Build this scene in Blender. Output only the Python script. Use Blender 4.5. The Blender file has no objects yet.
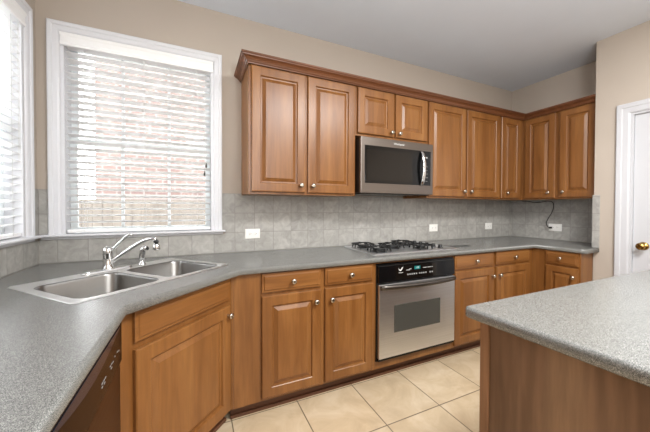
import bpy, bmesh, math, random
from mathutils import Vector, Matrix
random.seed(4)
R = math.radians
D = bpy.data
S = bpy.context.scene
COL = S.collection

# ------------------------------------------------------------------ camera
CAM = (0.8826, -2.3211, 1.2656)
YAW, PITCH, ROLL = 24.5451, 0.8231, 0.1781
cam = D.cameras.new('camera'); co = D.objects.new('camera', cam); COL.objects.link(co)
cam.sensor_fit = 'HORIZONTAL'; cam.sensor_width = 36.0
cam.lens = 283.9547 / 650 * 36
cam.shift_y = -(216 - 211.8948) / 650
cam.clip_start = 0.02
co.matrix_world = (Matrix.Translation(CAM) @ Matrix.Rotation(-R(YAW), 4, 'Z')
                   @ Matrix.Rotation(R(90 - PITCH), 4, 'X') @ Matrix.Rotation(R(ROLL), 4, 'Z'))
S.camera = co

# ------------------------------------------------------------------ world, lights, exposure
S.view_settings.view_transform = 'Standard'
S.view_settings.look = 'None'
S.view_settings.gamma = 1.0
S.view_settings.use_curve_mapping = False
S.view_settings.exposure = 0.25
w = D.worlds.new('sky'); S.world = w; w.use_nodes = True
bg = w.node_tree.nodes['Background']
bg.inputs[0].default_value = (0.96, 0.98, 1.0, 1); bg.inputs[1].default_value = 10.0

def area(name, loc, sx, sy, power, rot=(0, 0, 0), col=(1, 0.985, 0.96)):
    l = D.lights.new(name, 'AREA'); l.shape = 'RECTANGLE'; l.size = sx; l.size_y = sy
    l.energy = power; l.color = col
    o = D.objects.new(name, l); COL.objects.link(o); o.location = loc
    o.rotation_euler = rot
    return o
area('ceiling_fill', (2.4, -2.4, 2.72), 1.3, 0.6, 88)  # unseen area light added overhead, no fixture modelled
area('ceiling_fill', (1.8, -4.2, 2.72), 2.2, 1.2, 60)  # second unseen fill, added overhead behind the camera
area('bounce_fill', (1.5, -2.9, 1.75), 0.5, 0.4, 36, (R(156), 0, R(-40)), (0.97, 0.985, 1))  # unseen fill aimed upwards, added to brighten the ceiling
area('rear_fill', (1.8, -4.6, 1.7), 2.4, 1.6, 16, (R(88), 0, R(-6)), (1, 0.99, 0.98))  # unseen upright fill panel added behind the camera, facing the cabinets

# ------------------------------------------------------------------ materials
def newmat(name):
    m = D.materials.new(name); m.use_nodes = True
    nt = m.node_tree; b = nt.nodes['Principled BSDF']
    return m, nt, b
def rgb(h):
    h = h.lstrip('#'); c = [int(h[i:i + 2], 16) / 255 for i in (0, 2, 4)]
    return tuple([(x / 12.92 if x <= .04045 else ((x + .055) / 1.055) ** 2.4) for x in c] + [1])
def plain(name, col, rough=0.5, metal=0.0, spec=0.5, emis=None, es=0):
    m, nt, b = newmat(name)
    b.inputs['Base Color'].default_value = rgb(col) if isinstance(col, str) else col
    b.inputs['Roughness'].default_value = rough; b.inputs['Metallic'].default_value = metal
    b.inputs['Specular IOR Level'].default_value = spec
    if emis:
        b.inputs['Emission Color'].default_value = rgb(emis); b.inputs['Emission Strength'].default_value = es
    # a little wear in the gloss so that nothing is perfectly even
    n = nt.nodes.new('ShaderNodeTexNoise'); n.inputs['Scale'].default_value = 14
    r = nt.nodes.new('ShaderNodeMapRange')
    r.inputs[3].default_value = max(rough - .04, .01); r.inputs[4].default_value = rough + .04
    nt.links.new(n.outputs[0], r.inputs[0]); nt.links.new(r.outputs[0], b.inputs['Roughness'])
    return m
def coords(nt, scale=(1, 1, 1), kind='Object'):
    t = nt.nodes.new('ShaderNodeTexCoord'); mp = nt.nodes.new('ShaderNodeMapping')
    mp.inputs['Scale'].default_value = scale
    nt.links.new(t.outputs[kind], mp.inputs['Vector'])
    return mp
def ramp(nt, stops):
    r = nt.nodes.new('ShaderNodeValToRGB'); e = r.color_ramp.elements
    while len(e) < len(stops): e.new(0.5)
    for el, (p, c) in zip(e, stops): el.position = p; el.color = c if not isinstance(c, str) else rgb(c)
    return r
def mixc(nt, a, b, fac, mode='MIX'):
    m = nt.nodes.new('ShaderNodeMix'); m.data_type = 'RGBA'; m.blend_type = mode
    for s, v in ((m.inputs[0], fac), (m.inputs[6], a), (m.inputs[7], b)):
        if hasattr(v, 'links') or isinstance(v, bpy.types.NodeSocket): nt.links.new(v, s)
        else: s.default_value = v
    return m.outputs[2]
def wood(name, dark, mid, light, rough=0.32, grain='Z', dens=1.0, var=0.5):
    m, nt, b = newmat(name)
    s = {'Z': (9, 9, 0.8), 'X': (0.8, 9, 9), 'Y': (9, 0.8, 9)}[grain]
    mp = coords(nt, tuple(x * dens for x in s))
    oi = nt.nodes.new('ShaderNodeObjectInfo')
    add = nt.nodes.new('ShaderNodeVectorMath'); add.operation = 'ADD'
    sc = nt.nodes.new('ShaderNodeMath'); sc.operation = 'MULTIPLY'; sc.inputs[1].default_value = 37
    nt.links.new(oi.outputs['Random'], sc.inputs[0])
    nt.links.new(mp.outputs[0], add.inputs[0]); nt.links.new(sc.outputs[0], add.inputs[1])
    n1 = nt.nodes.new('ShaderNodeTexNoise'); n1.inputs['Scale'].default_value = 1.3; n1.inputs['Detail'].default_value = 5
    n1.inputs['Distortion'].default_value = 0.6
    n2 = nt.nodes.new('ShaderNodeTexNoise'); n2.inputs['Scale'].default_value = 9; n2.inputs['Detail'].default_value = 3
    for n in (n1, n2): nt.links.new(add.outputs[0], n.inputs['Vector'])
    r1 = ramp(nt, [(0.30, dark), (0.5, mid), (0.72, light)])
    nt.links.new(n1.outputs[0], r1.inputs[0])
    r2 = ramp(nt, [(0.35, (.80, .80, .80, 1)), (0.6, (1.04, 1.04, 1.04, 1))])
    nt.links.new(n2.outputs[0], r2.inputs[0])
    c = mixc(nt, r1.outputs[0], r2.outputs[0], var, 'MULTIPLY')
    nt.links.new(c, b.inputs['Base Color'])
    b.inputs['Roughness'].default_value = rough
    b.inputs['Specular IOR Level'].default_value = 0.5
    bp = nt.nodes.new('ShaderNodeBump'); bp.inputs['Strength'].default_value = .04; bp.inputs['Distance'].default_value = .002
    nt.links.new(n2.outputs[0], bp.inputs['Height']); nt.links.new(bp.outputs[0], b.inputs['Normal'])
    return m
WOODV = wood('honey_maple', '#744820', '#84562B', '#946536')
WOODH = wood('honey_maple_rail', '#744820', '#84562B', '#946536', grain='X')
WOODD = wood('stained_crown', '#5C3620', '#6C4228', '#7A4C30', grain='X', rough=.38)
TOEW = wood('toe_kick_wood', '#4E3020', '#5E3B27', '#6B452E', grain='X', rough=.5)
ISLW = wood('island_veneer', '#6A4E38', '#806249', '#957659', grain='Z', rough=.45, dens=.6, var=1.0)

ISLP = wood('island_post_wood', '#6E4E34', '#815D41', '#936C4C', rough=.4)

def counter_mat():
    m, nt, b = newmat('speckled_grey_laminate')
    mp = coords(nt)
    n1 = nt.nodes.new('ShaderNodeTexNoise'); n1.inputs['Scale'].default_value = 620; n1.inputs['Detail'].default_value = 3
    n2 = nt.nodes.new('ShaderNodeTexVoronoi'); n2.inputs['Scale'].default_value = 560
    nt.links.new(mp.outputs[0], n1.inputs['Vector']); nt.links.new(mp.outputs[0], n2.inputs['Vector'])
    r1 = ramp(nt, [(0.38, '#2E2F2F'), (0.47, '#595A58'), (0.54, '#787976'), (0.64, '#BEBEBA')])
    nt.links.new(n1.outputs[0], r1.inputs[0])
    r2 = ramp(nt, [(0.0, '#3A3B3B'), (0.5, '#767774'), (1.0, '#9A9B96')])
    nt.links.new(n2.outputs['Color'], r2.inputs[0])
    c = mixc(nt, r1.outputs[0], r2.outputs[0], 0.45)
    nt.links.new(c, b.inputs['Base Color'])
    b.inputs['Roughness'].default_value = 0.27; b.inputs['Specular IOR Level'].default_value = 0.9
    return m
COUNTER = counter_mat()

def tile_mat(name, axis, size, off, grout_w, cols, grout, rough, nscale, bump=.3, vary=.10):
    # square tiles with a recessed joint; axis = which two object axes carry the grid
    m, nt, b = newmat(name)
    t = nt.nodes.new('ShaderNodeTexCoord')
    sep = nt.nodes.new('ShaderNodeSeparateXYZ'); nt.links.new(t.outputs['Object'], sep.inputs[0])
    masks = []; cells = []
    for ax, o in zip(axis, off):
        a = nt.nodes.new('ShaderNodeMath'); a.operation = 'SUBTRACT'; a.inputs[1].default_value = o
        nt.links.new(sep.outputs['XYZ'.index(ax)], a.inputs[0])
        d = nt.nodes.new('ShaderNodeMath'); d.operation = 'DIVIDE'; d.inputs[1].default_value = size
        nt.links.new(a.outputs[0], d.inputs[0])
        fl = nt.nodes.new('ShaderNodeMath'); fl.operation = 'FLOOR'; nt.links.new(d.outputs[0], fl.inputs[0]); cells.append(fl)
        fr = nt.nodes.new('ShaderNodeMath'); fr.operation = 'FRACT'; nt.links.new(d.outputs[0], fr.inputs[0])
        s = nt.nodes.new('ShaderNodeMath'); s.operation = 'SUBTRACT'; s.inputs[1].default_value = .5; nt.links.new(fr.outputs[0], s.inputs[0])
        ab = nt.nodes.new('ShaderNodeMath'); ab.operation = 'ABSOLUTE'; nt.links.new(s.outputs[0], ab.inputs[0])
        g = nt.nodes.new('ShaderNodeMapRange'); g.interpolation_type = 'SMOOTHSTEP'
        g.inputs[1].default_value = .5 - grout_w / size; g.inputs[2].default_value = .5 - grout_w / size * .4
        nt.links.new(ab.outputs[0], g.inputs[0]); masks.append(g)
    mx = nt.nodes.new('ShaderNodeMath'); mx.operation = 'MAXIMUM'
    nt.links.new(masks[0].outputs[0], mx.inputs[0]); nt.links.new(masks[1].outputs[0], mx.inputs[1])
    cv = nt.nodes.new('ShaderNodeCombineXYZ'); nt.links.new(cells[0].outputs[0], cv.inputs[0]); nt.links.new(cells[1].outputs[0], cv.inputs[1])
    wn = nt.nodes.new('ShaderNodeTexWhiteNoise'); nt.links.new(cv.outputs[0], wn.inputs['Vector'])
    off2 = nt.nodes.new('ShaderNodeVectorMath'); off2.operation = 'MULTIPLY_ADD'
    nt.links.new(wn.outputs['Color'], off2.inputs[0]); off2.inputs[1].default_value = (9, 9, 9); nt.links.new(t.outputs['Object'], off2.inputs[2])
    n = nt.nodes.new('ShaderNodeTexNoise'); n.inputs['Scale'].default_value = nscale; n.inputs['Detail'].default_value = 7; n.inputs['Roughness'].default_value = .62
    n.inputs['Distortion'].default_value = .8
    nt.links.new(off2.outputs[0], n.inputs['Vector'])
    r = ramp(nt, [(0.3, cols[0]), (0.5, cols[1]), (0.7, cols[2])]); nt.links.new(n.outputs[0], r.inputs[0])
    v = nt.nodes.new('ShaderNodeMapRange'); v.inputs[3].default_value = 1 - vary; v.inputs[4].default_value = 1 + vary * .4
    nt.links.new(wn.outputs['Value'], v.inputs[0])
    vc = nt.nodes.new('ShaderNodeCombineColor')
    for i in range(3): nt.links.new(v.outputs[0], vc.inputs[i])
    c = mixc(nt, r.outputs[0], vc.outputs[0], 1.0, 'MULTIPLY')
    c = mixc(nt, c, rgb(grout), mx.outputs[0])
    nt.links.new(c, b.inputs['Base Color'])
    b.inputs['Roughness'].default_value = rough
    inv = nt.nodes.new('ShaderNodeMath'); inv.operation = 'MULTIPLY_ADD'; inv.inputs[1].default_value = -1; inv.inputs[2].default_value = 1
    nt.links.new(mx.outputs[0], inv.inputs[0])
    hs = nt.nodes.new('ShaderNodeMath'); hs.operation = 'MULTIPLY_ADD'; hs.inputs[1].default_value = .25
    nt.links.new(n.outputs[0], hs.inputs[0]); nt.links.new(inv.outputs[0], hs.inputs[2])
    bp = nt.nodes.new('ShaderNodeBump'); bp.inputs['Strength'].default_value = bump; bp.inputs['Distance'].default_value = .002
    nt.links.new(hs.outputs[0], bp.inputs['Height']); nt.links.new(bp.outputs[0], b.inputs['Normal'])
    return m
FLOORM = tile_mat('beige_floor_tile', 'XY', .41, (1.075, -.985), 0.0045, ('#BFA98A', '#CDB898', '#D9C7AB'), '#6F604D', .34, 5)
BSX = tile_mat('grey_wall_tile', 'XZ', .1525, (1.164, 1.3745), .0030, ('#96948F', '#A7A5A0', '#B8B6B1'), '#8F8D88', .42, 16, .35)
BSY = tile_mat('grey_wall_tile_side', 'YZ', .1525, (-.03, 1.3745), .0030, ('#96948F', '#A7A5A0', '#B8B6B1'), '#8F8D88', .42, 16, .35)

def wall_mat(name, col, rough=.85):
    m, nt, b = newmat(name); mp = coords(nt)
    n = nt.nodes.new('ShaderNodeTexNoise'); n.inputs['Scale'].default_value = 3; n.inputs['Detail'].default_value = 2
    nt.links.new(mp.outputs[0], n.inputs['Vector'])
    c = rgb(col); lo = tuple(x * .97 for x in c[:3]) + (1,)
    r = ramp(nt, [(0.3, lo), (0.7, c)]); nt.links.new(n.outputs[0], r.inputs[0]); nt.links.new(r.outputs[0], b.inputs['Base Color'])
    n2 = nt.nodes.new('ShaderNodeTexNoise'); n2.inputs['Scale'].default_value = 220; nt.links.new(mp.outputs[0], n2.inputs['Vector'])
    bp = nt.nodes.new('ShaderNodeBump'); bp.inputs['Strength'].default_value = .06; bp.inputs['Distance'].default_value = .001
    nt.links.new(n2.outputs[0], bp.inputs['Height']); nt.links.new(bp.outputs[0], b.inputs['Normal'])
    b.inputs['Roughness'].default_value = rough; b.inputs['Specular IOR Level'].default_value = .25
    return m
WALLM = wall_mat('beige_wall_paint', '#BDB2A6')
CEILM = wall_mat('white_ceiling_paint', '#D9E0EA')
TRIMM = plain('white_trim_paint', '#DCDDE1', .35)
DOORM = plain('dimmed_door_paint', '#C6C7CB', .35)  # trim paint made darker to offset overbright light on the door
BLINDM = plain('white_blind_slats', '#F4F4F4', .45)
def translucent(name, col, fac):
    m, nt, b = newmat(name)
    b.inputs['Base Color'].default_value = rgb(col); b.inputs['Roughness'].default_value = .45
    tr = nt.nodes.new('ShaderNodeBsdfTranslucent'); tr.inputs[0].default_value = rgb(col)
    n = nt.nodes.new('ShaderNodeTexNoise'); n.inputs['Scale'].default_value = 20
    r = nt.nodes.new('ShaderNodeMapRange'); r.inputs[3].default_value = fac - .03; r.inputs[4].default_value = fac + .03
    mx = nt.nodes.new('ShaderNodeMixShader'); out = [q for q in nt.nodes if q.type == 'OUTPUT_MATERIAL'][0]
    nt.links.new(n.outputs[0], r.inputs[0]); nt.links.new(r.outputs[0], mx.inputs[0])
    nt.links.new(b.outputs[0], mx.inputs[1]); nt.links.new(tr.outputs[0], mx.inputs[2]); nt.links.new(mx.outputs[0], out.inputs[0])
    return m
SLATM = translucent('white_translucent_slats', '#F8F8F8', .45)
SASHM = plain('pale_window_sash', '#E6EDEF', .4)
CORDM = plain('ladder_cord', '#D8D8D6', .8)
PLASW = plain('white_plastic', '#F1F0EC', .35)
BLACKP = plain('black_plastic', '#121212', .4)
DARKS = plain('dark_slot', '#2A2826', .6)
BLACKG = plain('black_gloss_enamel', '#0B0B0C', .12, spec=.35)
GLASSB = plain('dark_oven_glass', '#120F0D', .05, spec=.4)
OVENW = plain('oven_window_glass', '#45443F', .12, spec=.5)
IRON = plain('cast_iron', '#161616', .55)
CHROME = plain('polished_chrome', '#DADADA', .10, 1)
NICKEL = plain('brushed_nickel', '#C9C2B6', .26, 1)
BRASS = plain('polished_brass', '#A5854B', .16, 1)
DWBROWN = plain('brown_black_panel', '#1C1410', .2, spec=.12)
DWGREY = plain('glossy_recess', '#252B36', .12)
MARK = plain('pale_marking', '#D9D9D6', .5)
MARK2 = plain('dim_marking', '#9A9A98', .5)
MARKT = plain('lit_display', '#0B3A3A', .3, emis='#1F9A94', es=.45)
SHADE = plain('hinge_metal', '#B9B6AE', .3, 1)

def brushed(name, col, rough, axis='X', amp=.06, scale=1.0):
    m, nt, b = newmat(name)
    s = {'X': (1.2, 60, 240), 'Z': (240, 60, 1.2), 'O': (8, 8, 8)}[axis]
    mp = coords(nt, tuple(v * scale for v in s))
    n = nt.nodes.new('ShaderNodeTexNoise'); n.inputs['Scale'].default_value = 1.0; n.inputs['Detail'].default_value = 3
    nt.links.new(mp.outputs[0], n.inputs['Vector'])
    r = nt.nodes.new('ShaderNodeMapRange'); r.inputs[3].default_value = rough - amp; r.inputs[4].default_value = rough + amp
    nt.links.new(n.outputs[0], r.inputs[0]); nt.links.new(r.outputs[0], b.inputs['Roughness'])
    c = rgb(col); rr = ramp(nt, [(0.3, tuple(x * .88 for x in c[:3]) + (1,)), (0.7, c)])
    nt.links.new(n.outputs[0], rr.inputs[0]); nt.links.new(rr.outputs[0], b.inputs['Base Color'])
    b.inputs['Metallic'].default_value = 1
    return m
STEEL = brushed('brushed_stainless', '#E4E6E9', .36)
DWSTEEL = brushed('brown_stainless', '#6E5A4E', .36)
STEELM = brushed('warm_dark_stainless', '#7F7771', .36)
STEELS = brushed('sink_stainless_shaded', '#979694', .30, 'O', .02)  # bowl copy of the sink steel, shade painted in as a darker tone
STEELR = brushed('sink_stainless_lit', '#F0F0EE', .38, 'O', .02)  # rim copy of the same steel, highlight painted in as a lighter tone
STEELH = brushed('handle_stainless', '#6C6762', .36)

def glass_mat():
    m, nt, b = newmat('window_glass')
    nt.nodes.remove(b)
    out = [n for n in nt.nodes if n.type == 'OUTPUT_MATERIAL'][0]
    tr = nt.nodes.new('ShaderNodeBsdfTransparent'); gl = nt.nodes.new('ShaderNodeBsdfGlossy'); gl.inputs['Roughness'].default_value = .02
    fr = nt.nodes.new('ShaderNodeFresnel'); fr.inputs[0].default_value = 1.45
    mx = nt.nodes.new('ShaderNodeMixShader')
    nt.links.new(fr.outputs[0], mx.inputs[0]); nt.links.new(tr.outputs[0], mx.inputs[1]); nt.links.new(gl.outputs[0], mx.inputs[2])
    nt.links.new(mx.outputs[0], out.inputs[0])
    return m
GLASS = glass_mat()

def brick_mat():
    m, nt, b = newmat('pink_brick')
    t = nt.nodes.new('ShaderNodeTexCoord'); sep = nt.nodes.new('ShaderNodeSeparateXYZ'); cb = nt.nodes.new('ShaderNodeCombineXYZ')
    nt.links.new(t.outputs['Object'], sep.inputs[0]); nt.links.new(sep.outputs[0], cb.inputs[0]); nt.links.new(sep.outputs[2], cb.inputs[1])
    br = nt.nodes.new('ShaderNodeTexBrick'); br.inputs['Scale'].default_value = 1
    br.inputs['Brick Width'].default_value = .21; br.inputs['Row Height'].default_value = .075; br.inputs['Mortar Size'].default_value = .01
    br.inputs['Color1'].default_value = rgb('#5A4A46'); br.inputs['Color2'].default_value = rgb('#66544F'); br.inputs['Mortar'].default_value = rgb('#807B78')
    nt.links.new(cb.outputs[0], br.inputs['Vector']); nt.links.new(br.outputs[0], b.inputs['Base Color'])
    b.inputs['Roughness'].default_value = .9
    return m
BRICK = brick_mat()
FENCEW = wood('fence_boards', '#4C4640', '#58524B', '#645D55', rough=.8)
BOUNCEG = plain('pale_bounce_ground', '#B4B2AA', .95)  # unseen ground, lightened to bounce light onto the slat undersides

# ------------------------------------------------------------------ mesh helpers
class MB:
    """collects shapes for one mesh object"""
    def __init__(s): s.bm = bmesh.new(); s.mats = []; s.mi = 0
    def mat(s, m):
        if m not in s.mats: s.mats.append(m)
        s.mi = s.mats.index(m); return s
    def face(s, vs, smooth=False):
        try: f = s.bm.faces.new(vs)
        except ValueError: return None
        f.material_index = s.mi; f.smooth = smooth; return f
    def box(s, x0, x1, y0, y1, z0, z1):
        v = [s.bm.verts.new(p) for p in ((x0, y0, z0), (x1, y0, z0), (x1, y1, z0), (x0, y1, z0), (x0, y0, z1), (x1, y0, z1), (x1, y1, z1), (x0, y1, z1))]
        for f in ((0, 3, 2, 1), (4, 5, 6, 7), (0, 1, 5, 4), (1, 2, 6, 5), (2, 3, 7, 6), (3, 0, 4, 7)): s.face([v[i] for i in f])
        return s
    def loops(s, loops, cap0=True, cap1=True, smooth=False, closed=True):
        L = [[s.bm.verts.new(p) for p in l] for l in loops]
        for a, b in zip(L, L[1:]):
            n = len(a)
            for i in range(n if closed else n - 1):
                j = (i + 1) % n; s.face([a[i], a[j], b[j], b[i]], smooth)
        if cap0: s.face(list(reversed(L[0])))
        if cap1: s.face(L[-1])
        return s
    def tube(s, pts, r, seg=12, caps=True):
        pts = [Vector(p) for p in pts]; n = len(pts)
        rr = r if isinstance(r, (list, tuple)) else [r] * n
        loops = []; up = None
        for i, p in enumerate(pts):
            t = (pts[min(i + 1, n - 1)] - pts[max(i - 1, 0)]).normalized()
            if up is None: up = Vector((0, 0, 1)) if abs(t.z) < .9 else Vector((1, 0, 0))
            side = t.cross(up).normalized(); up = side.cross(t).normalized()
            loops.append([p + (side * math.cos(a) + up * math.sin(a)) * rr[i] for a in [2 * math.pi * k / seg for k in range(seg)]])
        s.loops(loops, caps, caps, True); return s
    def lathe(s, prof, c=(0, 0, 0), axis='Z', seg=24):
        # prof = [(r, h)]
        loops = []
        for r, h in prof:
            l = []
            for k in range(seg):
                a = 2 * math.pi * k / seg; x, y = r * math.cos(a), r * math.sin(a)
                p = {'Z': (x, y, h), 'Y': (x, h, y), 'X': (h, x, y)}[axis]
                l.append(tuple(p[i] + c[i] for i in range(3)))
            loops.append(l)
        s.loops(loops, True, True, True); return s
    def rings(s, x0, x1, z0, z1, prof, y0=0.0):
        # nested rectangles facing -y ; prof = [(inset, y)]
        loops = [[(x0 + i, y0 + y, z0 + i), (x1 - i, y0 + y, z0 + i), (x1 - i, y0 + y, z1 - i), (x0 + i, y0 + y, z1 - i)] for i, y in prof]
        s.loops(loops); return s
    def build(s, name, parent=None, m=None, bevel=0, loc=None, smooth_angle=None):
        bmesh.ops.recalc_face_normals(s.bm, faces=s.bm.faces)
        me = D.meshes.new(name); s.bm.to_mesh(me); s.bm.free()
        for q in (s.mats or [m]): me.materials.append(q)
        o = D.objects.new(name, me); COL.objects.link(o)
        if parent: o.parent = parent
        if loc: o.location = loc
        if bevel:
            b = o.modifiers.new('bevel', 'BEVEL'); b.width = bevel; b.segments = 2; b.limit_method = 'ANGLE'; b.angle_limit = R(50)
        return o
def mb(m): return MB().mat(m)
def tag(o, label=None, cat=None, group=None, kind=None):
    for k, v in (('label', label), ('category', cat), ('group', group), ('kind', kind)):
        if v: o[k] = v
    return o
def thing(name, label, cat, loc=(0, 0, 0), rz=0, group=None):
    o = D.objects.new(name, None); COL.objects.link(o); o.location = loc; o.rotation_euler.z = R(rz)
    o.empty_display_size = .05
    return tag(o, label, cat, group)
def struct(o): o['kind'] = 'structure'; return o
def text(name, body, size, parent, m, loc, rot=(R(90), 0, 0), ext=.0004):
    c = D.curves.new(name, 'FONT'); c.body = body; c.size = size; c.extrude = ext; c.align_x = 'CENTER'; c.align_y = 'CENTER'
    t = D.objects.new(name, c)
    me = D.meshes.new_from_object(t); D.objects.remove(t)
    me.materials.clear(); me.materials.append(m)
    o = D.objects.new(name, me); COL.objects.link(o); o.parent = parent; o.location = loc; o.rotation_euler = rot
    return o
def rrect(x0, x1, y0, y1, r, z, n=6):
    out = []
    for cx, cy, a0 in ((x1 - r, y0 + r, -90), (x1 - r, y1 - r, 0), (x0 + r, y1 - r, 90), (x0 + r, y0 + r, 180)):
        for k in range(n + 1):
            a = R(a0 + 90 * k / n); out.append((cx + r * math.cos(a), cy + r * math.sin(a), z))
    return out
def offset_poly(p, d):
    # p counter-clockwise; inset by d
    n = len(p); out = []
    for i in range(n):
        a, b, c = Vector(p[i - 1]), Vector(p[i]), Vector(p[(i + 1) % n])
        e1 = (b - a).normalized(); e2 = (c - b).normalized()
        n1 = Vector((-e1.y, e1.x)); n2 = Vector((-e2.y, e2.x))
        k = d / max(.2, 1 + n1.dot(n2)); q = b + (n1 + n2) * k
        out.append((q.x, q.y))
    return out
def round_corner(a, b, c, r, n=6):
    # arc points replacing corner b
    a, b, c = Vector(a), Vector(b), Vector(c)
    u = (a - b).normalized(); v = (c - b).normalized()
    ang = math.acos(max(-1, min(1, u.dot(v)))); t = r / math.tan(ang / 2)
    p0 = b + u * t; p1 = b + v * t; o = b + (u + v).normalized() * (r / math.sin(ang / 2))
    a0 = math.atan2(p0.y - o.y, p0.x - o.x); a1 = math.atan2(p1.y - o.y, p1.x - o.x)
    d = (a1 - a0 + math.pi) % (2 * math.pi) - math.pi
    return [(o.x + r * math.cos(a0 + d * k / n), o.y + r * math.sin(a0 + d * k / n)) for k in range(n + 1)]
def slab(name, outline, z0, z1, m, hole=None, parent=None, bull=.010):
    """worktop: outline ccw, rounded front edge, optional hole"""
    s = mb(m); bm = s.bm
    prof = [(bull * .5, z0), (0, z0 + bull * .5), (0, z1 - bull), (bull * .29, z1 - bull * .29), (bull, z1)]
    L = [[bm.verts.new((x, y, z)) for x, y in offset_poly(outline, d)] for d, z in prof]
    for a, b in zip(L, L[1:]):
        for i in range(len(a)):
            j = (i + 1) % len(a); s.face([a[i], a[j], b[j], b[i]], True)
    H = None
    if hole: H = [[bm.verts.new((x, y, z)) for x, y in hole] for z in (z0, z1)]
    for k, li in ((0, L[0]), (1, L[-1])):
        es = []
        for loop in [li] + ([H[k]] if H else []):
            for i in range(len(loop)):
                e = bm.edges.get((loop[i], loop[(i + 1) % len(loop)])) or bm.edges.new((loop[i], loop[(i + 1) % len(loop)])); es.append(e)
        bmesh.ops.triangle_fill(bm, use_beauty=True, edges=es)
    if H:
        for i in range(len(hole)):
            j = (i + 1) % len(hole); s.face([H[0][i], H[0][j], H[1][j], H[1][i]])
    return s.build(name, parent)

# ------------------------------------------------------------------ room shell
W, WJ, YJ, HC, YR, T = 4.5597, 4.148, -1.0, 2.753, -5.6, .15
def wall_with_hole(name, a0, a1, h0, h1, z0, z1, ax, pos, thick):
    """wall in plane ax=pos (thickness outwards 'thick'), opening a h0..h1, z0..z1"""
    s = mb(WALLM)
    def bx(u0, u1, w0, w1):
        p0, p1 = sorted((pos, pos + thick))
        if ax == 'Y': s.box(u0, u1, p0, p1, w0, w1)
        else: s.box(p0, p1, u0, u1, w0, w1)
    bx(a0, h0, 0, HC); bx(h1, a1, 0, HC); bx(h0, h1, 0, z0); bx(h0, h1, z1, HC)
    return struct(s.build(name))
WX0, WX1, WZ0, WZ1 = .115, 1.010, 1.080, 2.362
LY0, LY1 = -1.035, -.140
wall_with_hole('wall_back', -T, W + T, WX0, WX1, WZ0, WZ1, 'Y', 0, T)
wall_with_hole('wall_left', YR - T, 0, LY0, LY1, WZ0, WZ1, 'X', 0, -T)
struct(mb(WALLM).box(W, W + T, YJ, 0, 0, HC).build('wall_right'))
DY0, DY1, DZ = -2.06, -1.232, 2.050      # door opening in the jutting wall
s = mb(WALLM); s.box(WJ, W + T, DY1 + .002, YJ, 0, HC); s.box(WJ, WJ + T, YR, DY0 - .002, 0, HC); s.box(WJ, WJ + T, DY0 - .002, DY1 + .002, DZ + .002, HC)
struct(s.build('wall_right'))
struct(mb(WALLM).box(-T, W + T, YR - T, YR, 0, HC).build('wall_rear'))
struct(mb(FLOORM).box(-T, W + T, YR - T, T, -.1, 0).build('floor'))
struct(mb(CEILM).box(-T, W + T, YR - T, T, HC, HC + .1).build('ceiling'))

# door: casing, leaf with panels, knob
d1 = struct(mb(DOORM).rings(0, 1, 0, 1, [(0, 0), (.4, 0)]).build('door_1'))
D.meshes.remove(d1.data)
d1 = D.objects.new('door_1', None); COL.objects.link(d1); struct(d1)
d1.location = (WJ, DY1, 0); d1.rotation_euler.z = R(-90)     # local x runs towards the camera, -y faces the room
DW_ = DY1 - DY0
s = mb(DOORM)
def casing(s, x0, x1, z0, z1, w, bottom=False, t=.018, y=0.0):
    """mitred moulded casing round an opening, outer edge = opening + w"""
    prof = [(-w, 0), (-w, -t), (-w + .006, -t - .003), (-w * .62, -t - .001), (-w * .55, -t + .004), (-.012, -t + .006), (-.004, -t + .010), (0, -.002), (0, 0)]
    loops = []
    for i, yy in prof:
        loops.append([(x0 + i, y + yy, z0 if not bottom else z0 + i), (x0 + i, y + yy, z1 - i), (x1 - i, y + yy, z1 - i), (x1 - i, y + yy, z0 if not bottom else z0 + i)])
    L = [[s.bm.verts.new(p) for p in l] for l in loops]
    for a, b in zip(L, L[1:]):
        for i in range(3): s.face([a[i], a[i + 1], b[i + 1], b[i]])
    for k in (0, 3): s.face([l[k] for l in L])
casing(s, 0, DW_, 0, DZ, .085, y=-.001)
s.build('door_frame', d1)
s = mb(DOORM); s.box(0, .014, 0, T, 0, DZ); s.box(DW_ - .014, DW_, 0, T, 0, DZ); s.box(.014, DW_ - .014, 0, T, DZ - .014, DZ)
s.build('door_jamb', d1)
s = mb(DOORM); s.box(.016, DW_ - .016, .020, .055, .008, DZ - .016)
for x0, x1 in ((.13, DW_ / 2 - .05), (DW_ / 2 + .05, DW_ - .13)):
    for z0, z1 in ((.22, .84), (1.0, 1.52), (1.62, 1.92)):
        s.rings(x0, x1, z0, z1, [(0, 0), (.01, -.006), (.03, -.002), (.045, -.002), (.06, -.008)], y0=.0195)
s.build('door_leaf', d1, bevel=.001)
s = mb(BRASS); s.lathe([(.032, 0), (.033, -.004), (.024, -.009), (.011, -.014), (.010, -.034), (.018, -.040), (.027, -.050), (.029, -.060), (.024, -.070), (.010, -.074)], (.078, .020, .965), 'Y')
tag(s.build('door_knob', d1), 'polished brass door knob')

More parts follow.
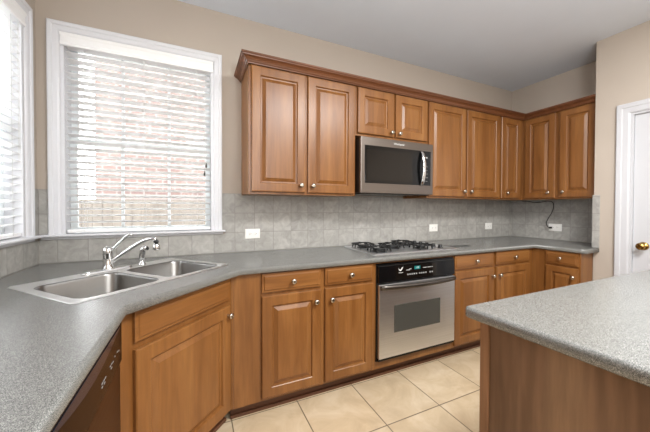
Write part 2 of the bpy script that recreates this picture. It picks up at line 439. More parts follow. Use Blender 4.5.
# ------------------------------------------------------------------ windows (local: -y into the room, x 0..w)
def window(n, loc, rz, flip=False):
    w0, h = WX1 - WX0, WZ1 - WZ0
    root = D.objects.new('window_%d' % n, None); COL.objects.link(root); struct(root)
    root.location = loc; root.rotation_euler.z = R(rz)
    s = mb(TRIMM)
    casing(s, 0, w0, .014, h, .0595, y=-.001)
    s.build('window_casing', root)
    s = mb(TRIMM); s.box(.0, .018, 0, T, .014, h); s.box(w0 - .018, w0, 0, T, .014, h); s.box(.018, w0 - .018, 0, T, h - .018, h)
    s.build('window_jamb', root)
    return root, w0, h
def window_fill(n_, root, w0, h, sx0, sx1, blind_label):
    # stool with horns, sashes, glass, grilles
    s = mb(TRIMM)
    s.loops([[(sx0, -.045, .0), (sx1, -.045, .0), (sx1, 0, .0), (sx0, 0, .0)], [(sx0, -.050, .004), (sx1, -.050, .004), (sx1, 0, .004), (sx0, 0, .004)],
             [(sx0, -.050, .011), (sx1, -.050, .011), (sx1, 0, .011), (sx0, 0, .011)], [(sx0, -.046, .014), (sx1, -.046, .014), (sx1, 0, .014), (sx0, 0, .014)]])
    s.box(.001, w0 - .001, 0, T, 0.0005, .0135)
    s.box(sx0 + .012, sx1 - .012, -.014, -.001, -.018, -.001)
    s.build('window_sill', root)
    a, b = .019, w0 - .019; mz = .622
    for nm, z0, z1, y0 in (('upper_sash', mz - .018, h - .020, .108), ('lower_sash', .015, mz + .018, .078)):
        s = mb(SASHM); fw = .036
        s.box(a, a + fw, y0, y0 + .026, z0, z1); s.box(b - fw, b, y0, y0 + .026, z0, z1)
        s.box(a + fw, b - fw, y0, y0 + .026, z1 - fw, z1); s.box(a + fw, b - fw, y0, y0 + .026, z0, z0 + fw)
        fr = s.build(nm, root, bevel=.002)
        s = mb(SASHM)
        for k in (1, 2):
            x = a + (b - a) * k / 3; s.box(x - .009, x + .009, y0 + .005, y0 + .021, z0 + fw, z1 - fw)
        s.build('grille', fr)
        mb(GLASS).box(a + fw, b - fw, y0 + .0115, y0 + .0145, z0 + fw, z1 - fw).build('window_glass', fr)
    # blind: a thing of its own hung in the opening
    bl = thing('window_blind', blind_label, 'blind', root.location, math.degrees(root.rotation_euler.z), 'white venetian blinds in the two windows')
    bx0, bx1 = .024, w0 - .024
    s = mb(BLINDM)
    zt = h - .004
    pr = [(-.002, zt - .078), (-.014, zt - .076), (-.017, zt - .060), (-.012, zt - .052), (-.012, zt - .022), (-.017, zt - .014), (-.020, zt - .002), (-.018, zt), (-.002, zt)]
    s.loops([[(x, y, z) for y, z in pr] for x in (.003, w0 - .003)])
    s.build('valance', bl)
    mb(BLINDM).box(bx0, bx1, .004, .052, zt - .062, zt - .016).build('headrail', bl)
    s = mb(SLATM); pitch = .0430; n = 27; zz = zt - .070
    tilt = R(-14)
    k = 0; z = zz
    while z > .062:
        c, q = math.cos(tilt) * .0245, math.sin(tilt) * .0245
        yc = .028
        # slightly crowned slat, thickness 2.6 mm
        top = [(yc - c, z - q + .0), (yc, z + .0022), (yc + c, z + q)]
        lo = [(yc + c, z + q - .0026), (yc, z - .0004), (yc - c, z - q - .0026)]
        s.loops([[(x, y, zq) for y, zq in top + lo] for x in (bx0, bx1)])
        z -= pitch; k += 1
    s.build('slats', bl)
    mb(BLINDM).box(bx0, bx1, .006, .050, .020, .040).build('bottom_rail', bl, bevel=.003)
    for x in (bx0 + .09, (bx0 + bx1) / 2, bx1 - .09):
        s = mb(CORDM)
        for y in (.0015, .0545): s.tube([(x, y, .03), (x, y, zt - .03)], .0010, 5)
        s.build('ladder_cord', bl)
    s = mb(CORDM)
    for x, zl in ((bx1 - .028, .50), (bx1 - .040, .44)):
        s.tube([(x, -.004, zl), (x, -.004, zt - .078)], .0011, 5)
    s.build('pull_cord', bl)
    for x, zl in ((bx1 - .028, .50), (bx1 - .040, .44)) if n_ == 2 else ():
        mb(DARKS).lathe([(.0025, .018), (.0055, .004), (.0065, -.012), (.004, -.018)], (x, -.004, zl), 'Z', 10).build('cord_tassel', bl)
    return bl
r1_, w0, h0 = window(2, (WX0, 0, WZ0), 0)
window_fill(2, r1_, w0, h0, -.108, w0 + .080, 'white venetian blind in the window directly behind the kitchen sink, its whole width in view')
r2_, w0, h0 = window(1, (0, LY0, WZ0), 90)
window_fill(1, r2_, w0, h0, -.080, w0 + .085, 'white venetian blind in the side window at the left edge, cut off by the frame')

# tiled backsplash, part of the wall finish
s = mb(BSX); bz = .9145
ss = [(WX0 - .0615, WX1 + .0615)]
s.box(.009, WX0 - .062, -.008, -.0005, WZ0 + .016, 1.3745)
s.box(.009, WX1 + .080, -.008, -.0005, bz, WZ0 - .020)
s.box(WX1 + .062, WX1 + .080, -.008, -.0005, WZ0 + .016, 1.3745)
s.box(WX1 + .080, W - .009, -.008, -.0005, bz, 1.3745)
struct(s.build('trim_1'))
s = mb(BSY)
s.box(.0005, .008, LY1 + .062, -.009, WZ0 + .016, 1.3745)
s.box(.0005, .008, -2.90, -.009, bz, WZ0 - .020)
s.box(W - .008, W - .0005, YJ + .001, -.009, bz, 1.3745)
struct(s.build('trim_2'))
struct(mb(BSY).box(WJ - .010, WJ - .0005, YJ - .044, YJ + .008, bz, 1.3875).build('trim_3', bevel=.003))
struct(mb(BSX).box(WJ, W - .009, YJ + .0005, YJ + .008, bz, 1.3875).build('trim_4'))
# baseboards
struct(mb(TRIMM).box(WJ - .014, WJ - .0005, DY1 + .087, YJ - .002, 0.0005, .11).build('baseboard_right', bevel=.003))

# outside: neighbour's brick house, board fence, unseen pale ground for bounce light
hs = thing('neighbour_house', 'pink brick wall of the house next door seen through the blind', 'house', (-.74, 4.0, -.3))
mb(BRICK).box(0, 9, 0, .3, 0, 6.0).build('brick_wall', hs)
mb(TRIMM).box(-.3, 9.3, -.4, .6, 6.0, 6.15).build('roof_eave', hs)
fn = thing('board_fence', 'low brown board fence standing in front of the brick house', 'fence', (-6, 3.6, -.3))
s = mb(FENCEW)
x = 0
while x < 12: s.box(x, x + .135, 0, .02, 0, 1.70); x += .14
s.build('fence_board', fn)
s = mb(FENCEW); s.box(0, 12, .021, .06, .3, .39); s.box(0, 12, .021, .06, 1.3, 1.39); s.build('fence_rail', fn)
g = mb(BOUNCEG); g.box(-14, 14, .2, 12, -.4, -.3); g.box(-14, -.2, -9, .2, -.4, -.3); tag(g.build('bounce_ground'), kind='structure'); 

# ------------------------------------------------------------------ cabinet kit (local: front plane y=0 facing -y, +y to the wall)
DOORP = [(0, 0), (0, -.015), (.004, -.0195), (.010, -.020), (.060, -.020), (.063, -.017), (.066, -.0075), (.074, -.0065), (.096, -.0165), (.098, -.0185), (.104, -.0185)]
def door_prof(wd, hd):
    k = min(1.0, min(wd, hd) / .30)
    return [(i * k, y) for i, y in DOORP]
def knob(parent, x, z, y=-.020):
    s = mb(NICKEL)
    s.lathe([(.0085, 0), (.0070, -.003), (.0055, -.010), (.0065, -.014), (.0135, -.019), (.0170, -.024), (.0160, -.030), (.0090, -.033)], (0, 0, 0), 'Y', 16)
    return s.build('knob', parent, loc=(x, y, z))
def door(parent, x0, x1, z0, z1, kx=None, kz=None, name='door'):
    wd, hd = x1 - x0, z1 - z0
    s = mb(WOODV); s.rings(0, wd, 0, hd, door_prof(wd, hd))
    o = s.build(name, parent, loc=(x0, -.001, z0))
    if kx is not None: knob(o, kx - x0, kz - z0)
    return o
def drawer(parent, x0, x1, z0, z1, knobbed=True, name='drawer'):
    wd, hd = x1 - x0, z1 - z0
    s = mb(WOODH); s.rings(0, wd, 0, hd, [(0, 0), (0, -.013), (.003, -.0145), (.012, -.0150), (.016, -.0190), (.020, -.020)])
    o = s.build(name, parent, loc=(x0, -.001, z0))
    if knobbed: knob(o, wd / 2, hd / 2)
    return o
BZ0, BZ1 = .090, .8745
def frame_face(s, x0, x1, z0, z1, opens, t=.02, y=0.0):
    """solid face frame with rectangular openings [(x0,x1,z0,z1)], made of stiles and rails"""
    xs = sorted({x0, x1} | {o[0] for o in opens} | {o[1] for o in opens}); zs = sorted({z0, z1} | {o[2] for o in opens} | {o[3] for o in opens})
    for i in range(len(xs) - 1):
        run = None
        for j in range(len(zs) - 1):
            cx, cz = (xs[i] + xs[i + 1]) / 2, (zs[j] + zs[j + 1]) / 2
            hole = any(o[0] < cx < o[1] and o[2] < cz < o[3] for o in opens)
            if not hole:
                if run is None: run = [zs[j], zs[j + 1]]
                else: run[1] = zs[j + 1]
            if (hole or j == len(zs) - 2) and run:
                s.box(xs[i], xs[i + 1], y, y + t, run[0], run[1]); run = None
def base_unit(root, x0, x1, opens, depth=.598, toe=True, ext=0.0):
    s = mb(WOODV); frame_face(s, x0, x1 + ext, BZ0, BZ1, opens)
    s.build('face_frame', root)
    s = mb(WOODV)
    s.box(x0 + .001, x0 + .017, .0205, depth, BZ0, BZ1); s.box(x1 - .017, x1 - .001, .0205, depth, BZ0, BZ1)
    s.box(x0 + .0175, x1 - .0175, .0205, depth, BZ0, BZ0 + .016); s.box(x0 + .0175, x1 - .0175, depth - .008, depth, BZ0 + .017, BZ1)
    s.build('carcass', root)
    if toe:
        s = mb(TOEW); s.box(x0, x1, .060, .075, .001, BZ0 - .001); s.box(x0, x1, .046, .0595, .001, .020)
        s.build('toe_kick', root)

# --- left return: dishwasher and the unit beyond it
FY = -.61
bl = thing('base_cabinet', 'maple base cabinet on the left run, beyond the dishwasher and nearest the camera', 'cabinet', (.61, -2.45, 0), 90)
base_unit(bl, 0, .736, [(.03, .706, .13, .72), (.03, .706, .75, .86)])
drawer(bl, .02, .35, .750, .865); drawer(bl, .386, .716, .750, .865)
door(bl, .02, .35, .11, .73, .33, .665); door(bl, .386, .716, .11, .73, .406, .665)

dw = thing('dishwasher', 'brown-black built-in dishwasher under the left worktop', 'dishwasher', (.625, -1.708, 0), 90)
mb(BLACKP).box(.006, .594, .02, .56, .10, .870).build('tub_housing', dw)
s = mb(DWSTEEL); s.box(.004, .596, -.014, .018, .115, .717); s.build('door_panel', dw, bevel=.004)
s = mb(DWBROWN)
pr = [(.018, .720), (-.014, .720), (-.018, .724), (-.018, .862), (-.008, .871), (.018, .871)]
s.loops([[(x, y, z) for y, z in pr] for x in (.003, .597)]); cp = s.build('control_panel', dw)
s = mb(DWGREY)   # lens-shaped glossy handle pocket
n = 20; fr = []; bk = []
for k in range(n + 1):
    t = k / n; fr.append((.03 + .54 * t, .847 - .004)); 
lo = [(.03 + .54 * k / n, .852 - .036 * math.sin(math.pi * k / n)) for k in range(1, n)]
out = [(.03, .854), (.57, .854)] + list(reversed(lo))
s.loops([[(x, -.0182, z) for x, z in out], [(x, -.0200, z) for x, z in out]])
s.build('handle_pocket', cp)
s = mb(MARK)
for k, (x, z, ww) in enumerate([(.36, .800, .012), (.376, .800, .012), (.392, .800, .010), (.445, .806, .008), (.460, .806, .010), (.476, .804, .008), (.500, .811, .006), (.53, .811, .010), (.36, .790, .010), (.38, .790, .012), (.455, .795, .012), (.55, .806, .008)]):
    mb(MARK2).box(x, x + ww, -.0190, -.0181, z - .0318, z - .0286).build('button', cp)
mb(BLACKP).box(.0, .60, .055, .07, .001, .099).build('toe_kick', dw)

# --- corner sink base on the diagonal
DL = math.hypot(.46, .46)
sk = thing('sink_base_cabinet', 'maple corner sink cabinet with one wide door set diagonally beneath the sink', 'cabinet', (.610, -1.066, 0), 45)
s = mb(WOODV); frame_face(s, .0, DL, BZ0, BZ1, [(.08, DL - .045, .12, .71), (.08, DL - .045, .75, .855)]); s.build('face_frame', sk)
s = mb(WOODV)
s.box(.03, DL - .03, .021, .30, BZ0, BZ0 + .016); s.build('carcass', sk)
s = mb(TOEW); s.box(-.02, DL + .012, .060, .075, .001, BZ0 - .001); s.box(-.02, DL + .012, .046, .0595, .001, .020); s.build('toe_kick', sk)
drawer(sk, .070, .622, .742, .862, False, 'false_drawer_front')
o = door(sk, .070, .622, .110, .712, .597, .662)

# --- back run
bA = thing('base_cabinet', 'maple base cabinet with two drawers and two doors between sink corner and oven', 'cabinet', (1.070, FY, 0))
s = mb(WOODV); frame_face(s, 0.0, .990, BZ0, BZ1, [(.20, .535, .12, .72), (.20, .535, .76, .855), (.61, .945, .12, .72), (.61, .945, .76, .855)])
s.build('face_frame', bA)
s = mb(WOODV); s.box(.08, .097, .0205, .598, BZ0, BZ1); s.box(.972, .989, .0205, .598, BZ0, BZ1); s.box(.0975, .9715, .0205, .598, BZ0, BZ0 + .016); s.box(.0975, .9715, .59, .598, BZ0 + .017, BZ1)
s.build('carcass', bA)
mb(WOODV).box(.012, .077, -.003, -.0005, BZ0, BZ1).build('filler_strip', bA)
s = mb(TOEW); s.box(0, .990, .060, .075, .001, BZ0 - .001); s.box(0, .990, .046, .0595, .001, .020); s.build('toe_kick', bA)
drawer(bA, .173, .560, .752, .868); drawer(bA, .590, .966, .752, .868)
door(bA, .173, .560, .110, .732, .520, .660); door(bA, .590, .966, .110, .732, .632, .660)

ov = thing('oven_cabinet', 'maple surround cabinet framing the built-in oven below the cooktop', 'cabinet', (2.0605, FY, 0))
OW = .779
s = mb(WOODV); frame_face(s, 0, OW, BZ0, BZ1, [(.012, OW - .012, .155, .858)]); s.build('face_frame', ov)
s = mb(WOODV); s.box(.001, .010, .0205, .598, BZ0, BZ1); s.box(OW - .010, OW - .001, .0205, .598, BZ0, BZ1); s.box(.0105, OW - .0105, .0205, .598, BZ0, BZ0 + .016)
s.build('carcass', ov)
s = mb(TOEW); s.box(0, OW, .060, .075, .001, BZ0 - .001); s.box(0, OW, .046, .0595, .001, .020); s.build('toe_kick', ov)

oven = thing('wall_oven', 'stainless built-in oven with black control panel and dark window', 'oven', (2.0605, FY, 0))
mb(BLACKP).box(.016, OW - .016, .0, .55, .159, .854).build('oven_body', oven)
s = mb(BLACKG); s.rings(.008, OW - .008, .150, .862, [(0, -.002), (0, -.010), (.003, -.012), (.010, -.012)]); s.build('trim_frame', oven)
s = mb(BLACKG)
pr = [(-.0125, .722), (-.030, .722), (-.034, .727), (-.026, .842), (-.022, .848), (-.0125, .850)]
s.loops([[(x, y, z) for y, z in pr] for x in (.014, OW - .014)]); pn = s.build('control_panel', oven)
def py(z): return -.034 + (z - .727) / .115 * .008
s = mb(GLASSB); s.loops([[(.160, py(.735) - .0002, .735), (.575, py(.735) - .0002, .735), (.575, py(.832) - .0002, .832), (.160, py(.832) - .0002, .832)],
                         [(.160, py(.735) - .0012, .735), (.575, py(.735) - .0012, .735), (.575, py(.832) - .0012, .832), (.160, py(.832) - .0012, .832)]])
s.build('display_panel', pn)
s = mb(MARKT); s.box(.342, .398, -.0315, -.0295, .799, .823); s.build('clock_display', pn)
text('clock_digits', '1:58', .017, pn, MARK, (.370, -.0320, .811))
s = mb(MARK)
for x0, ww, z in [(.262, .034, .800), (.290, .02, .806), (.425, .038, .806), (.470, .034, .806), (.512, .012, .806)]:
    mb(MARK2).box(x0, x0 + ww, -.0335, -.0300, z - .003, z + .003).build('button', pn)
for x0 in (.270, .290, .310, .330, .352, .385, .405, .425, .447, .490, .512):
    mb(MARK2).box(x0, x0 + .012, -.0350, -.0320, .762, .772).build('button', pn)
s = mb(MARK)      # small bird-like swoosh mark
pts = [(.188, .822), (.196, .812), (.206, .808), (.212, .810), (.220, .822), (.232, .826), (.222, .808), (.212, .798), (.203, .798), (.193, .806)]
s.loops([[(x, -.0318, z) for x, z in pts], [(x, -.0300, z) for x, z in pts]]); s.build('maker_emblem', pn)
text('maker_lettering', 'Whirlpool', .010, pn, MARK, (.210, -.0330, .786))
s = mb(STEEL); s.box(.016, OW - .016, -.038, -.0125, .176, .712); od = s.build('oven_door', oven, bevel=.003)
s = mb(OVENW); s.rings(.148, .600, .352, .552, [(0, -.0385), (0, -.0400), (.003, -.0405), (.012, -.0395), (.016, -.0395)]); s.build('oven_window', od)
s = mb(STEELH)
n = 16; loops = []
for k in range(n + 1):
    t = k / n; x = .022 + (OW - .044) * t; bow = .030 * math.sin(math.pi * t) ** .7
    yc = -.046 - bow; zc = .694 - .004 * math.sin(math.pi * t)
    loops.append([(x, yc + .011 * math.cos(a), zc + .0165 * math.sin(a)) for a in [2 * math.pi * q / 12 for q in range(12)]])
s.loops(loops, smooth=True); s.build('door_handle', od)
mb(BLACKG).box(.014, OW - .014, -.030, -.0125, .157, .172).build('bottom_vent', oven)
for x in (.07, OW - .09): mb(BLACKG).box(x, x + .03, -.036, -.028, .172, .178).build('hinge_cover', oven)

bC = thing('base_cabinet', 'maple base cabinet with two drawers and two doors just right of the oven', 'cabinet', (2.841, FY, 0))
CW = 1.069
base_unit(bC, 0, CW, [(.03, .47, .12, .72), (.03, .47, .76, .855), (.56, 1.0, .12, .72), (.56, 1.0, .76, .855)], ext=.034)
drawer(bC, .008, .492, .752, .868); drawer(bC, .533, 1.024, .752, .868)
door(bC, .008, .492, .110, .732, .466, .660); door(bC, .533, 1.024, .110, .732, .562, .660)

# --- right return
bD = thing('base_cabinet', 'small maple base cabinet on the right-hand return beside the beige wall', 'cabinet', (3.945, -.635, 0), -90)
DWD = .365
s = mb(WOODV); frame_face(s, -.0245, DWD, BZ0, BZ1, [(.12, .335, .12, .72), (.12, .335, .76, .855)]); s.build('face_frame', bD)
s = mb(WOODV); s.box(.002, .018, .0205, .596, BZ0, BZ1); s.box(DWD - .010, DWD - .001, .0205, .200, BZ0, BZ1); s.box(.0185, DWD - .0185, .0205, .596, BZ0, BZ0 + .016)
s.build('carcass', bD)
s = mb(TOEW); s.box(0, DWD, .060, .075, .001, BZ0 - .001); s.box(0, DWD, .046, .0595, .001, .020); s.build('toe_kick', bD)
drawer(bD, .098, .352, .752, .868); door(bD, .098, .352, .110, .732, .322, .655)
mb(WOODV).box(.012, .086, -.003, -.0005, BZ0, BZ1).build('filler_strip', bD)

# ------------------------------------------------------------------ main worktop with cut-out for the sink
ZC0, ZC1 = .8755, .9140
SC = Vector((.603, -.562)); SA = R(41.5); SU = Vector((math.cos(SA), math.sin(SA))); SV = Vector((-math.sin(SA), math.cos(SA)))
def sw(x, y): q = SC + SU * x + SV * y; return (q.x, q.y)
SHW, SHD = .398, .2625
out = [(.0015, -2.46), (.655, -2.46), (.655, -1.104), (1.114, -.645)]
out += [(3.915, -.645)]
rc = round_corner((3.915, -.645), (3.915, -1.043), (WJ - .0015, -1.043), .045)
out += rc + [(WJ - .0005, -1.043), (WJ - .0005, -.9995), (W - .0015, -.9995), (W - .0015, -.0015), (.0015, -.0015)]
hole = [sw(x, y) for x, y, _ in rrect(-SHW + .018, SHW - .018, -SHD + .018, SHD - .018, .03, 0, 4)]
ct = slab('kitchen_worktop', out, ZC0, ZC1, COUNTER, hole)
tag(ct, 'long speckled grey worktop running around the walls over all base cabinets', 'countertop')

# ------------------------------------------------------------------ sink, taps
sink = thing('double_sink', 'stainless steel double-bowl sink set diagonally into the corner worktop', 'sink', (SC.x, SC.y, ZC1), 41.5)
RIM = .0035
bowls = [(-.362, -.018, -.232, .158), (.018, .362, -.232, .158)]
s = mb(STEELR); bm = s.bm
outer = [rrect(-SHW, SHW, -SHD, SHD, .022, z, 6) for z in (.0006,)] + [rrect(-SHW + .002, SHW - .002, -SHD + .002, SHD - .002, .021, RIM, 6), rrect(-SHW + .009, SHW - .009, -SHD + .009, SHD - .009, .018, RIM - .0008, 6)]
L = [[bm.verts.new(p) for p in l] for l in outer]
for a, b in zip(L, L[1:]):
    for i in range(len(a)): s.face([a[i], a[(i + 1) % len(a)], b[(i + 1) % len(a)], b[i]], True)
es = []
for loop in [L[-1]] + [[bm.verts.new(p) for p in rrect(*bw, .055, RIM - .0008, 8)] for bw in bowls]:
    for i in range(len(loop)):
        e = bm.edges.get((loop[i], loop[(i + 1) % len(loop)])) or bm.edges.new((loop[i], loop[(i + 1) % len(loop)])); es.append(e)
bmesh.ops.triangle_fill(bm, use_beauty=True, edges=es)
s.build('sink_rim', sink)
for bi, bw in enumerate(bowls):
    x0, x1, y0, y1 = bw
    s = mb(STEELS)
    prof = [(0, RIM - .0008), (.003, -.002), (.006, -.010), (.012, -.140), (.022, -.162), (.045, -.172), (.11, -.176)]
    s.loops([rrect(x0 + d, x1 - d, y0 + d, y1 - d, max(.055 - d * .15, .03), z, 8) for d, z in prof], False, True, True)
    bo = s.build('bowl', sink)
    md = bo.modifiers.new('thick', 'SOLIDIFY'); md.thickness = .001; md.offset = 1 if False else -1
    s = mb(CHROME); s.lathe([(.042, 0), (.042, .003), (.034, .004), (.030, .001), (.008, .001)], ((x0 + x1) / 2, (y0 + y1) / 2, -.1755), 'Z', 24)
    s.build('drain', bo)

# faucet: plate, body, lever and spout (spout swung towards the right bowl)
fp = (.447, -.417)
fc = thing('kitchen_faucet', 'chrome single-lever faucet with raised lever, mounted behind the two sink bowls', 'faucet', (fp[0], fp[1], ZC1 + RIM), 0)
s = mb(CHROME)
ca, sa = SU.x, SU.y
pts0 = rrect(-.125, .125, -.026, .026, .0255, 0, 8)
def pl(z, k): return [((x * k) * ca - (y * k) * sa, (x * k) * sa + (y * k) * ca, z) for x, y, _ in pts0]
s.loops([pl(0, 1), pl(.004, 1), pl(.009, .96), pl(.012, .80)], smooth=False); s.build('base_plate', fc)
s = mb(CHROME); s.lathe([(.030, .010), (.029, .018), (.0235, .026), (.0225, .085), (.0235, .088), (.0235, .110), (.021, .124), (.013, .132), (.004, .134)]); s.build('faucet_body', fc)
dx, dy = .91, -.415
def fpt(a, z, b=0): return (dx * a - dy * b, dy * a + dx * b, z)
s = mb(CHROME); s.tube([fpt(.008, .108), fpt(.035, .126), fpt(.070, .160), fpt(.100, .190), fpt(.113, .197), fpt(.134, .199)], [.0085, .0075, .0065, .006, .0065, .0045], 12); s.build('lever_handle', fc)
s = mb(CHROME); s.tube([fpt(.012, .040), fpt(.03, .056), fpt(.09, .100), fpt(.145, .137), fpt(.185, .161), fpt(.215, .173), fpt(.238, .177), fpt(.255, .175), fpt(.262, .166)],
                       [.0125, .0115, .0105, .0100, .0095, .0095, .0098, .0105, .0105], 14)
s.build('spout', fc)
s = mb(BLACKP); s.lathe([(.009, 0), (.013, -.004), (.013, -.012), (.009, -.017)], fpt(.263, .168), 'Z', 16); s.build('swivel_joint', fc)
s = mb(CHROME); s.lathe([(.009, 0), (.015, -.006), (.017, -.018), (.0185, -.032), (.016, -.036)], fpt(.266, .151), 'Z', 18); s.build('spray_head', fc)

sp = (.588, -.300)
sr = thing('side_sprayer', 'small chrome hand sprayer standing on the sink rim right of the faucet', 'sprayer', (sp[0], sp[1], ZC1 + RIM))
mb(CHROME).lathe([(.022, 0), (.022, .004), (.017, .012), (.013, .020), (.012, .028)]).build('holder', sr)
s = mb(CHROME); s.tube([(0, 0, .028), (.0, 0, .050), (.002, -.001, .075), (.006, -.003, .092), (.016, -.008, .102), (.028, -.013, .100)], [.013, .0155, .0165, .0165, .0155, .013], 14); s.build('spray_wand', sr)
s = mb(BLACKP); s.tube([(.026, -.012, .099), (.034, -.016, .097)], .0085, 12); s.build('nozzle', sr)

# ------------------------------------------------------------------ cooktop
ck = thing('gas_cooktop', 'stainless five-burner gas cooktop with black grates set in the worktop', 'cooktop', (2.085, -.570, ZC1))
CKW, CKD = .885, .490
s = mb(STEEL)
s.loops([rrect(0, CKW, 0, CKD, .018, .0005, 5), rrect(0, CKW, 0, CKD, .018, .005, 5), rrect(.006, CKW - .006, .006, CKD - .006, .014, .010, 5), rrect(.022, CKW - .022, .022, CKD - .022, .012, .007, 5)])
s.build('steel_top', ck)
burners = [(.130, .125, .040), (.130, .365, .036), (.345, .245, .050), (.560, .125, .036), (.560, .365, .040)]
for bx, by, br in burners:
    s = mb(IRON); s.lathe([(br + .018, 0), (br + .016, .004), (br, .006), (br, .012)], (bx, by, .007)); b_ = s.build('burner', ck)
    s = mb(IRON); s.lathe([(br, 0), (br + .002, .003), (br + .002, .008), (br * .8, .012), (br * .3, .013)], (bx, by, .019)); s.build('burner_cap', b_)
for bx, by, br in burners:
    s = mb(IRON); hw = .078 if br < .045 else .088; zt = .042
    # square grate ring, feet and fingers
    q = rrect(bx - hw, bx + hw, by - hw, by + hw, .03, .007 + zt - .010, 4)
    s.tube(q + [q[0]], .0055, 8, False)
    for a in range(4):
        c_, s_ = math.cos(R(90 * a)), math.sin(R(90 * a))
        s.tube([(bx + c_ * hw, by + s_ * hw, .041), (bx + c_ * hw * .6, by + s_ * hw * .6, .046), (bx + c_ * .022, by + s_ * .022, .045)], [.0060, .0065, .0050], 8)
        s.tube([(bx + c_ * hw, by + s_ * hw, .043), (bx + c_ * hw * 1.02, by + s_ * hw * 1.02, .009)], .0060, 8)
        c2, s2 = math.cos(R(45 + 90 * a)) * 1.2, math.sin(R(45 + 90 * a)) * 1.2
        s.tube([(bx + c2 * hw, by + s2 * hw, .009), (bx + c2 * hw * .93, by + s2 * hw * .93, .038)], .0065, 8)
    s.build('grate', ck)
for k in range(5):
    s = mb(BLACKP); s.lathe([(.022, 0), (.022, .004), (.018, .006), (.016, .024), (.013, .027)], (.745, .085 + .08 * k, .007), 'Z', 18)
    kn = s.build('control_knob', ck)
cord = mb(BLACKP)  # thin dark strip bent along the cooktop's right side
cord.tube([(2.990, -.155, .9175), (2.995, -.24, .9175), (2.990, -.34, .9175), (3.000, -.415, .9175), (3.06, -.440, .9175), (3.13, -.462, .9175), (3.215, -.478, .9175)], .0034, 8)
tag(cord.build('dark_strip'), 'thin dark strip lying on the worktop to the right of the cooktop', 'cable')

# ------------------------------------------------------------------ wall cabinets
UZ0, UZ1, UF = 1.362, 2.262, -.325
def wall_unit(name, label, loc, rz, x0, x1, z0, z1, doors, depth=.3235, body=None):
    t = thing(name, label, 'cabinet', loc, rz)
    s = mb(WOODV)
    if body: body(s)
    else: s.box(x0, x1, 0, depth, z0, z1)
    s.build('carcass', t)
    for d in doors: door(t, *d)
    return t
wall_unit('wall_cabinet', 'tall two-door maple wall cabinet left of the microwave, nearest the window', (1.216, UF, 0), 0, 0, .845, UZ0, UZ1,
          [(.018, .410, 1.377, 2.240, .372, 1.430), (.430, .834, 1.377, 2.240, .466, 1.430)])
wall_unit('wall_cabinet', 'short two-door maple wall cabinet mounted directly above the microwave', (2.0615, UF, 0), 0, 0, .757, 1.853, UZ1,
          [(.014, .372, 1.872, 2.240, .340, 1.905), (.392, .748, 1.872, 2.240, .424, 1.905)])
wall_unit('wall_cabinet', 'tall two-door maple wall cabinet just right of the microwave', (2.819, UF, 0), 0, 0, 1.022, UZ0, UZ1,
          [(.010, .495, 1.377, 2.240, .458, 1.432), (.512, 1.003, 1.377, 2.240, .556, 1.432)])
CX0 = 3.8415
def corner_body(s):
    # L-shaped corner carcass in world-aligned local coordinates
    pts = [(0, 0), (4.235 - CX0, 0), (4.235 - CX0, -.030), (W - .002 - CX0, -.030), (W - .002 - CX0, .3235), (0, .3235)]
    s.loops([[(x, y, z) for x, y in pts] for z in (UZ0, UZ1)])
cb = wall_unit('corner_wall_cabinet', 'narrow single-door maple wall cabinet tucked into the far corner', (CX0, UF, 0), 0, 0, 0, 0, 0,
               [(.014, .330, 1.377, 2.240, .092, 1.432)], body=corner_body)
wall_unit('wall_cabinet', 'two-door maple wall cabinet on the right return above the plugged-in cord', (4.235, UF - .031, 0), -90, 0, .641, UZ0, UZ1,
          [(.006, .300, 1.377, 2.240, .250, 1.432), (.336, .628, 1.377, 2.240, .376, 1.432)], depth=.323)

# crown moulding swept round the wall cabinets
s = mb(WOODD)
CP = [(.000, 2.244), (.004, 2.244), (.006, 2.250), (.012, 2.253), (.017, 2.262), (.028, 2.272), (.040, 2.278), (.045, 2.279), (.047, 2.285), (.054, 2.287), (.054, 2.298), (.000, 2.298)]
def crown_loops():
    out_ = []
    # path corners with outward directions (mitre)
    for (x, y), (ox, oy) in (((1.214, -.001), (-1, 0)), ((1.214, -.3462), (-1, -1)), ((4.2125, -.3462), (-1, -1)), ((4.2125, -.9985), (-1, 0))):
        out_.append([(x + ox * (.001 + o), y + oy * (.001 + o), z) for o, z in CP])
    return out_
s.loops(crown_loops())
cr = s.build('crown_moulding')
tag(cr, 'dark stained crown moulding running along the top of the wall cabinets', 'moulding')
# under-cabinet rail strip
# ------------------------------------------------------------------ microwave
mw = thing('microwave', 'stainless over-the-range microwave with dark glass hung above the cooktop', 'microwave', (2.0655, -.375, 1.385))
MW, MH = .752, .446
mb(BLACKP).box(.002, MW - .002, .0, .365, .003, MH - .002).build('housing', mw)
s = mb(STEELM); s.box(0, MW, -.032, -.0005, 0, MH); fcz = s.build('front_panel', mw, bevel=.004)
mb(BLACKG).box(.035, MW - .030, -.0345, -.0322, .080, .380).build('door_glass', mw, bevel=.001)
s = mb(GLASSB); s.rings(.050, .510, .105, .350, [(0, -.0347), (0, -.0354), (.004, -.0356)]); s.build('viewing_window', mw)
s = mb(plain('grey_reflection_strip', '#8E9090', .4)); s.box(.545, .580, -.0356, -.0347, .090, .345); s.build('glass_reflection_strip', mw) if False else s.bm.free()  # painted reflection strip for the glass, discarded unbuilt
s = mb(CHROME); n = 16; loops = []
for k in range(n + 1):
    t = k / n; z = .076 + .300 * t; y = -.036 - .036 * math.sin(math.pi * t) ** .6
    loops.append([(.617 + .017 * math.cos(a), y + .007 * math.sin(a), z) for a in [2 * math.pi * q / 12 for q in range(12)]])
s.loops(loops, smooth=True); s.build('door_handle', mw)
s = mb(MARK)
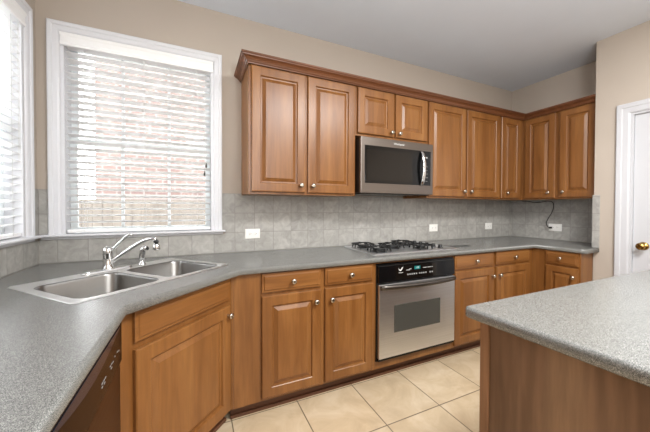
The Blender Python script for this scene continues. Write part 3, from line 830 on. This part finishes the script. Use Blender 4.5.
for r_ in range(5):
    for c_ in range(2): mb(MARK2).box(.650 + .022 * c_, .662 + .022 * c_, -.0351, -.0346, .115 + .032 * r_, .119 + .032 * r_).build('button', mw)
mb(MARK2).box(.650, .684, -.0351, -.0346, .318, .330).build('clock_display', mw)
text('maker_lettering', 'Whirlpool', .026, mw, MARK, (.372, -.0328, .413))
s = mb(BLACKG); s.box(.02, MW - .02, .01, .34, -.006, .002); s.build('bottom_grille', mw)

# ------------------------------------------------------------------ outlets and the plugged cord
def outlet(name, label, loc, rz, gang=1, w=.118, h=.078):
    t = thing(name, label, 'outlet', loc, rz, None)
    s = mb(PLASW); s.rings(-w / 2, w / 2, -h / 2, h / 2, [(0, 0), (0, -.003), (.003, -.006), (.012, -.0065)]); s.build('cover_plate', t)
    def sock(cx):
        s = mb(PLASW); s.lathe([(.0150, 0), (.0150, -.0015), (.0135, -.002)], (0, 0, 0), 'Y', 20); o = s.build('socket', t, loc=(cx, -.0065, 0))
        s = mb(DARKS); s.box(-.006, .003, -.0024, -.0018, .0045, .0062); s.box(-.006, .003, -.0024, -.0018, -.0062, -.0045); s.lathe([(.0024, -.0018), (.0024, -.0024)], (.0085, 0, 0), 'Y', 10)
        s.build('slots', o)
    for cx in ((-.021, .021) if gang == 1 else (-.035, .035)): sock(cx)
    s = mb(PLASW); s.lathe([(.003, -.0065), (.003, -.0075)], (0, 0, 0), 'Y', 10); s.build('screw', t)
    return t
outlet('wall_outlet', 'white wall outlet nearest the sink window on the tiled backsplash', (1.300, -.0085, 1.056), 0)
outlet('wall_outlet', 'white wall outlet above the worktop just right of the cooktop', (3.232, -.0085, 1.052), 0)
outlet('wall_outlet', 'white wall outlet nearest the far corner on the back wall', (4.125, -.0085, 1.050), 0)
outlet('wall_outlet', 'white wall outlet with a black plug in it on the right return wall', (W - .0085, -.500, 1.054), -90, 1, .128, .080)
pc = thing('power_cord', 'black power cord dropping from under the wall cabinets into the right-hand outlet', 'cord', (W - .017, -.462, 1.050))
s = mb(BLACKP); s.loops([[(0, y, z) for y, z in ((-.012, -.010), (.012, -.010), (.012, .010), (-.012, .010))], [(-.018, y, z) for y, z in ((-.010, -.008), (.010, -.008), (.010, .008), (-.010, .008))], [(-.028, y, z) for y, z in ((-.005, -.004), (.005, -.004), (.005, .004), (-.005, .004))]])
s.build('plug', pc)
ctl = [(-.026, .0, .0), (-.034, .016, .012), (-.022, .034, .055), (-.012, .018, .110), (-.010, -.012, .170), (-.012, -.030, .235), (-.020, -.024, .285), (-.030, .02, .300), (-.04, .09, .288), (-.05, .15, .285), (-.06, .21, .300), (-.09, .26, .304)]
def catmull(P, n=6):
    P = [Vector(p) for p in P]; P = [P[0]] + P + [P[-1]]; o = []
    for i in range(1, len(P) - 2):
        for k in range(n):
            t = k / n; a, b, c, d = P[i - 1:i + 3]
            o.append(.5 * (2 * b + (c - a) * t + (2 * a - 5 * b + 4 * c - d) * t * t + (3 * b - a - 3 * c + d) * t ** 3))
    return o + [P[-2]]
s = mb(BLACKP); s.tube(catmull(ctl), .0036, 8); s.build('cable', pc)

# ------------------------------------------------------------------ island
isl = thing('kitchen_island', 'wood-sided kitchen island with walnut brown end panel in the foreground', 'island', (1.815, -2.60, 0))
IX, IY = 1.75, .965
s = mb(ISLW); s.box(.002, .018, .03, IY - .03, 0.001, .874); s.box(.030, IX - .0, IY - .020, IY, 0.001, .874); s.box(IX - .016, IX, 0.0, IY - .021, 0.001, .874); s.box(.030, IX - .0165, 0, .016, .001, .874)
s.build('side_panel', isl)
s = mb(ISLP); s.box(-.004, .029, IY - .029, IY + .004, .001, .874); s.build('corner_post', isl, bevel=.003)
mb(ISLP).box(-.004, .029, -.004, .029, .001, .874).build('corner_post', isl, bevel=.003)
i0, i1, j0, j1 = 1.786, 3.60, -2.70, -1.600
io = []
cs = [(1.806, j0), (i1, j0), (i1, j1), (1.762, j1)]
for k in range(4): io += round_corner(cs[k - 1], cs[k], cs[(k + 1) % 4], .018, 5)
it = slab('island_worktop', io, ZC0, ZC1, COUNTER)
tag(it, 'speckled grey worktop slab with rounded corner on top of the island', 'countertop')
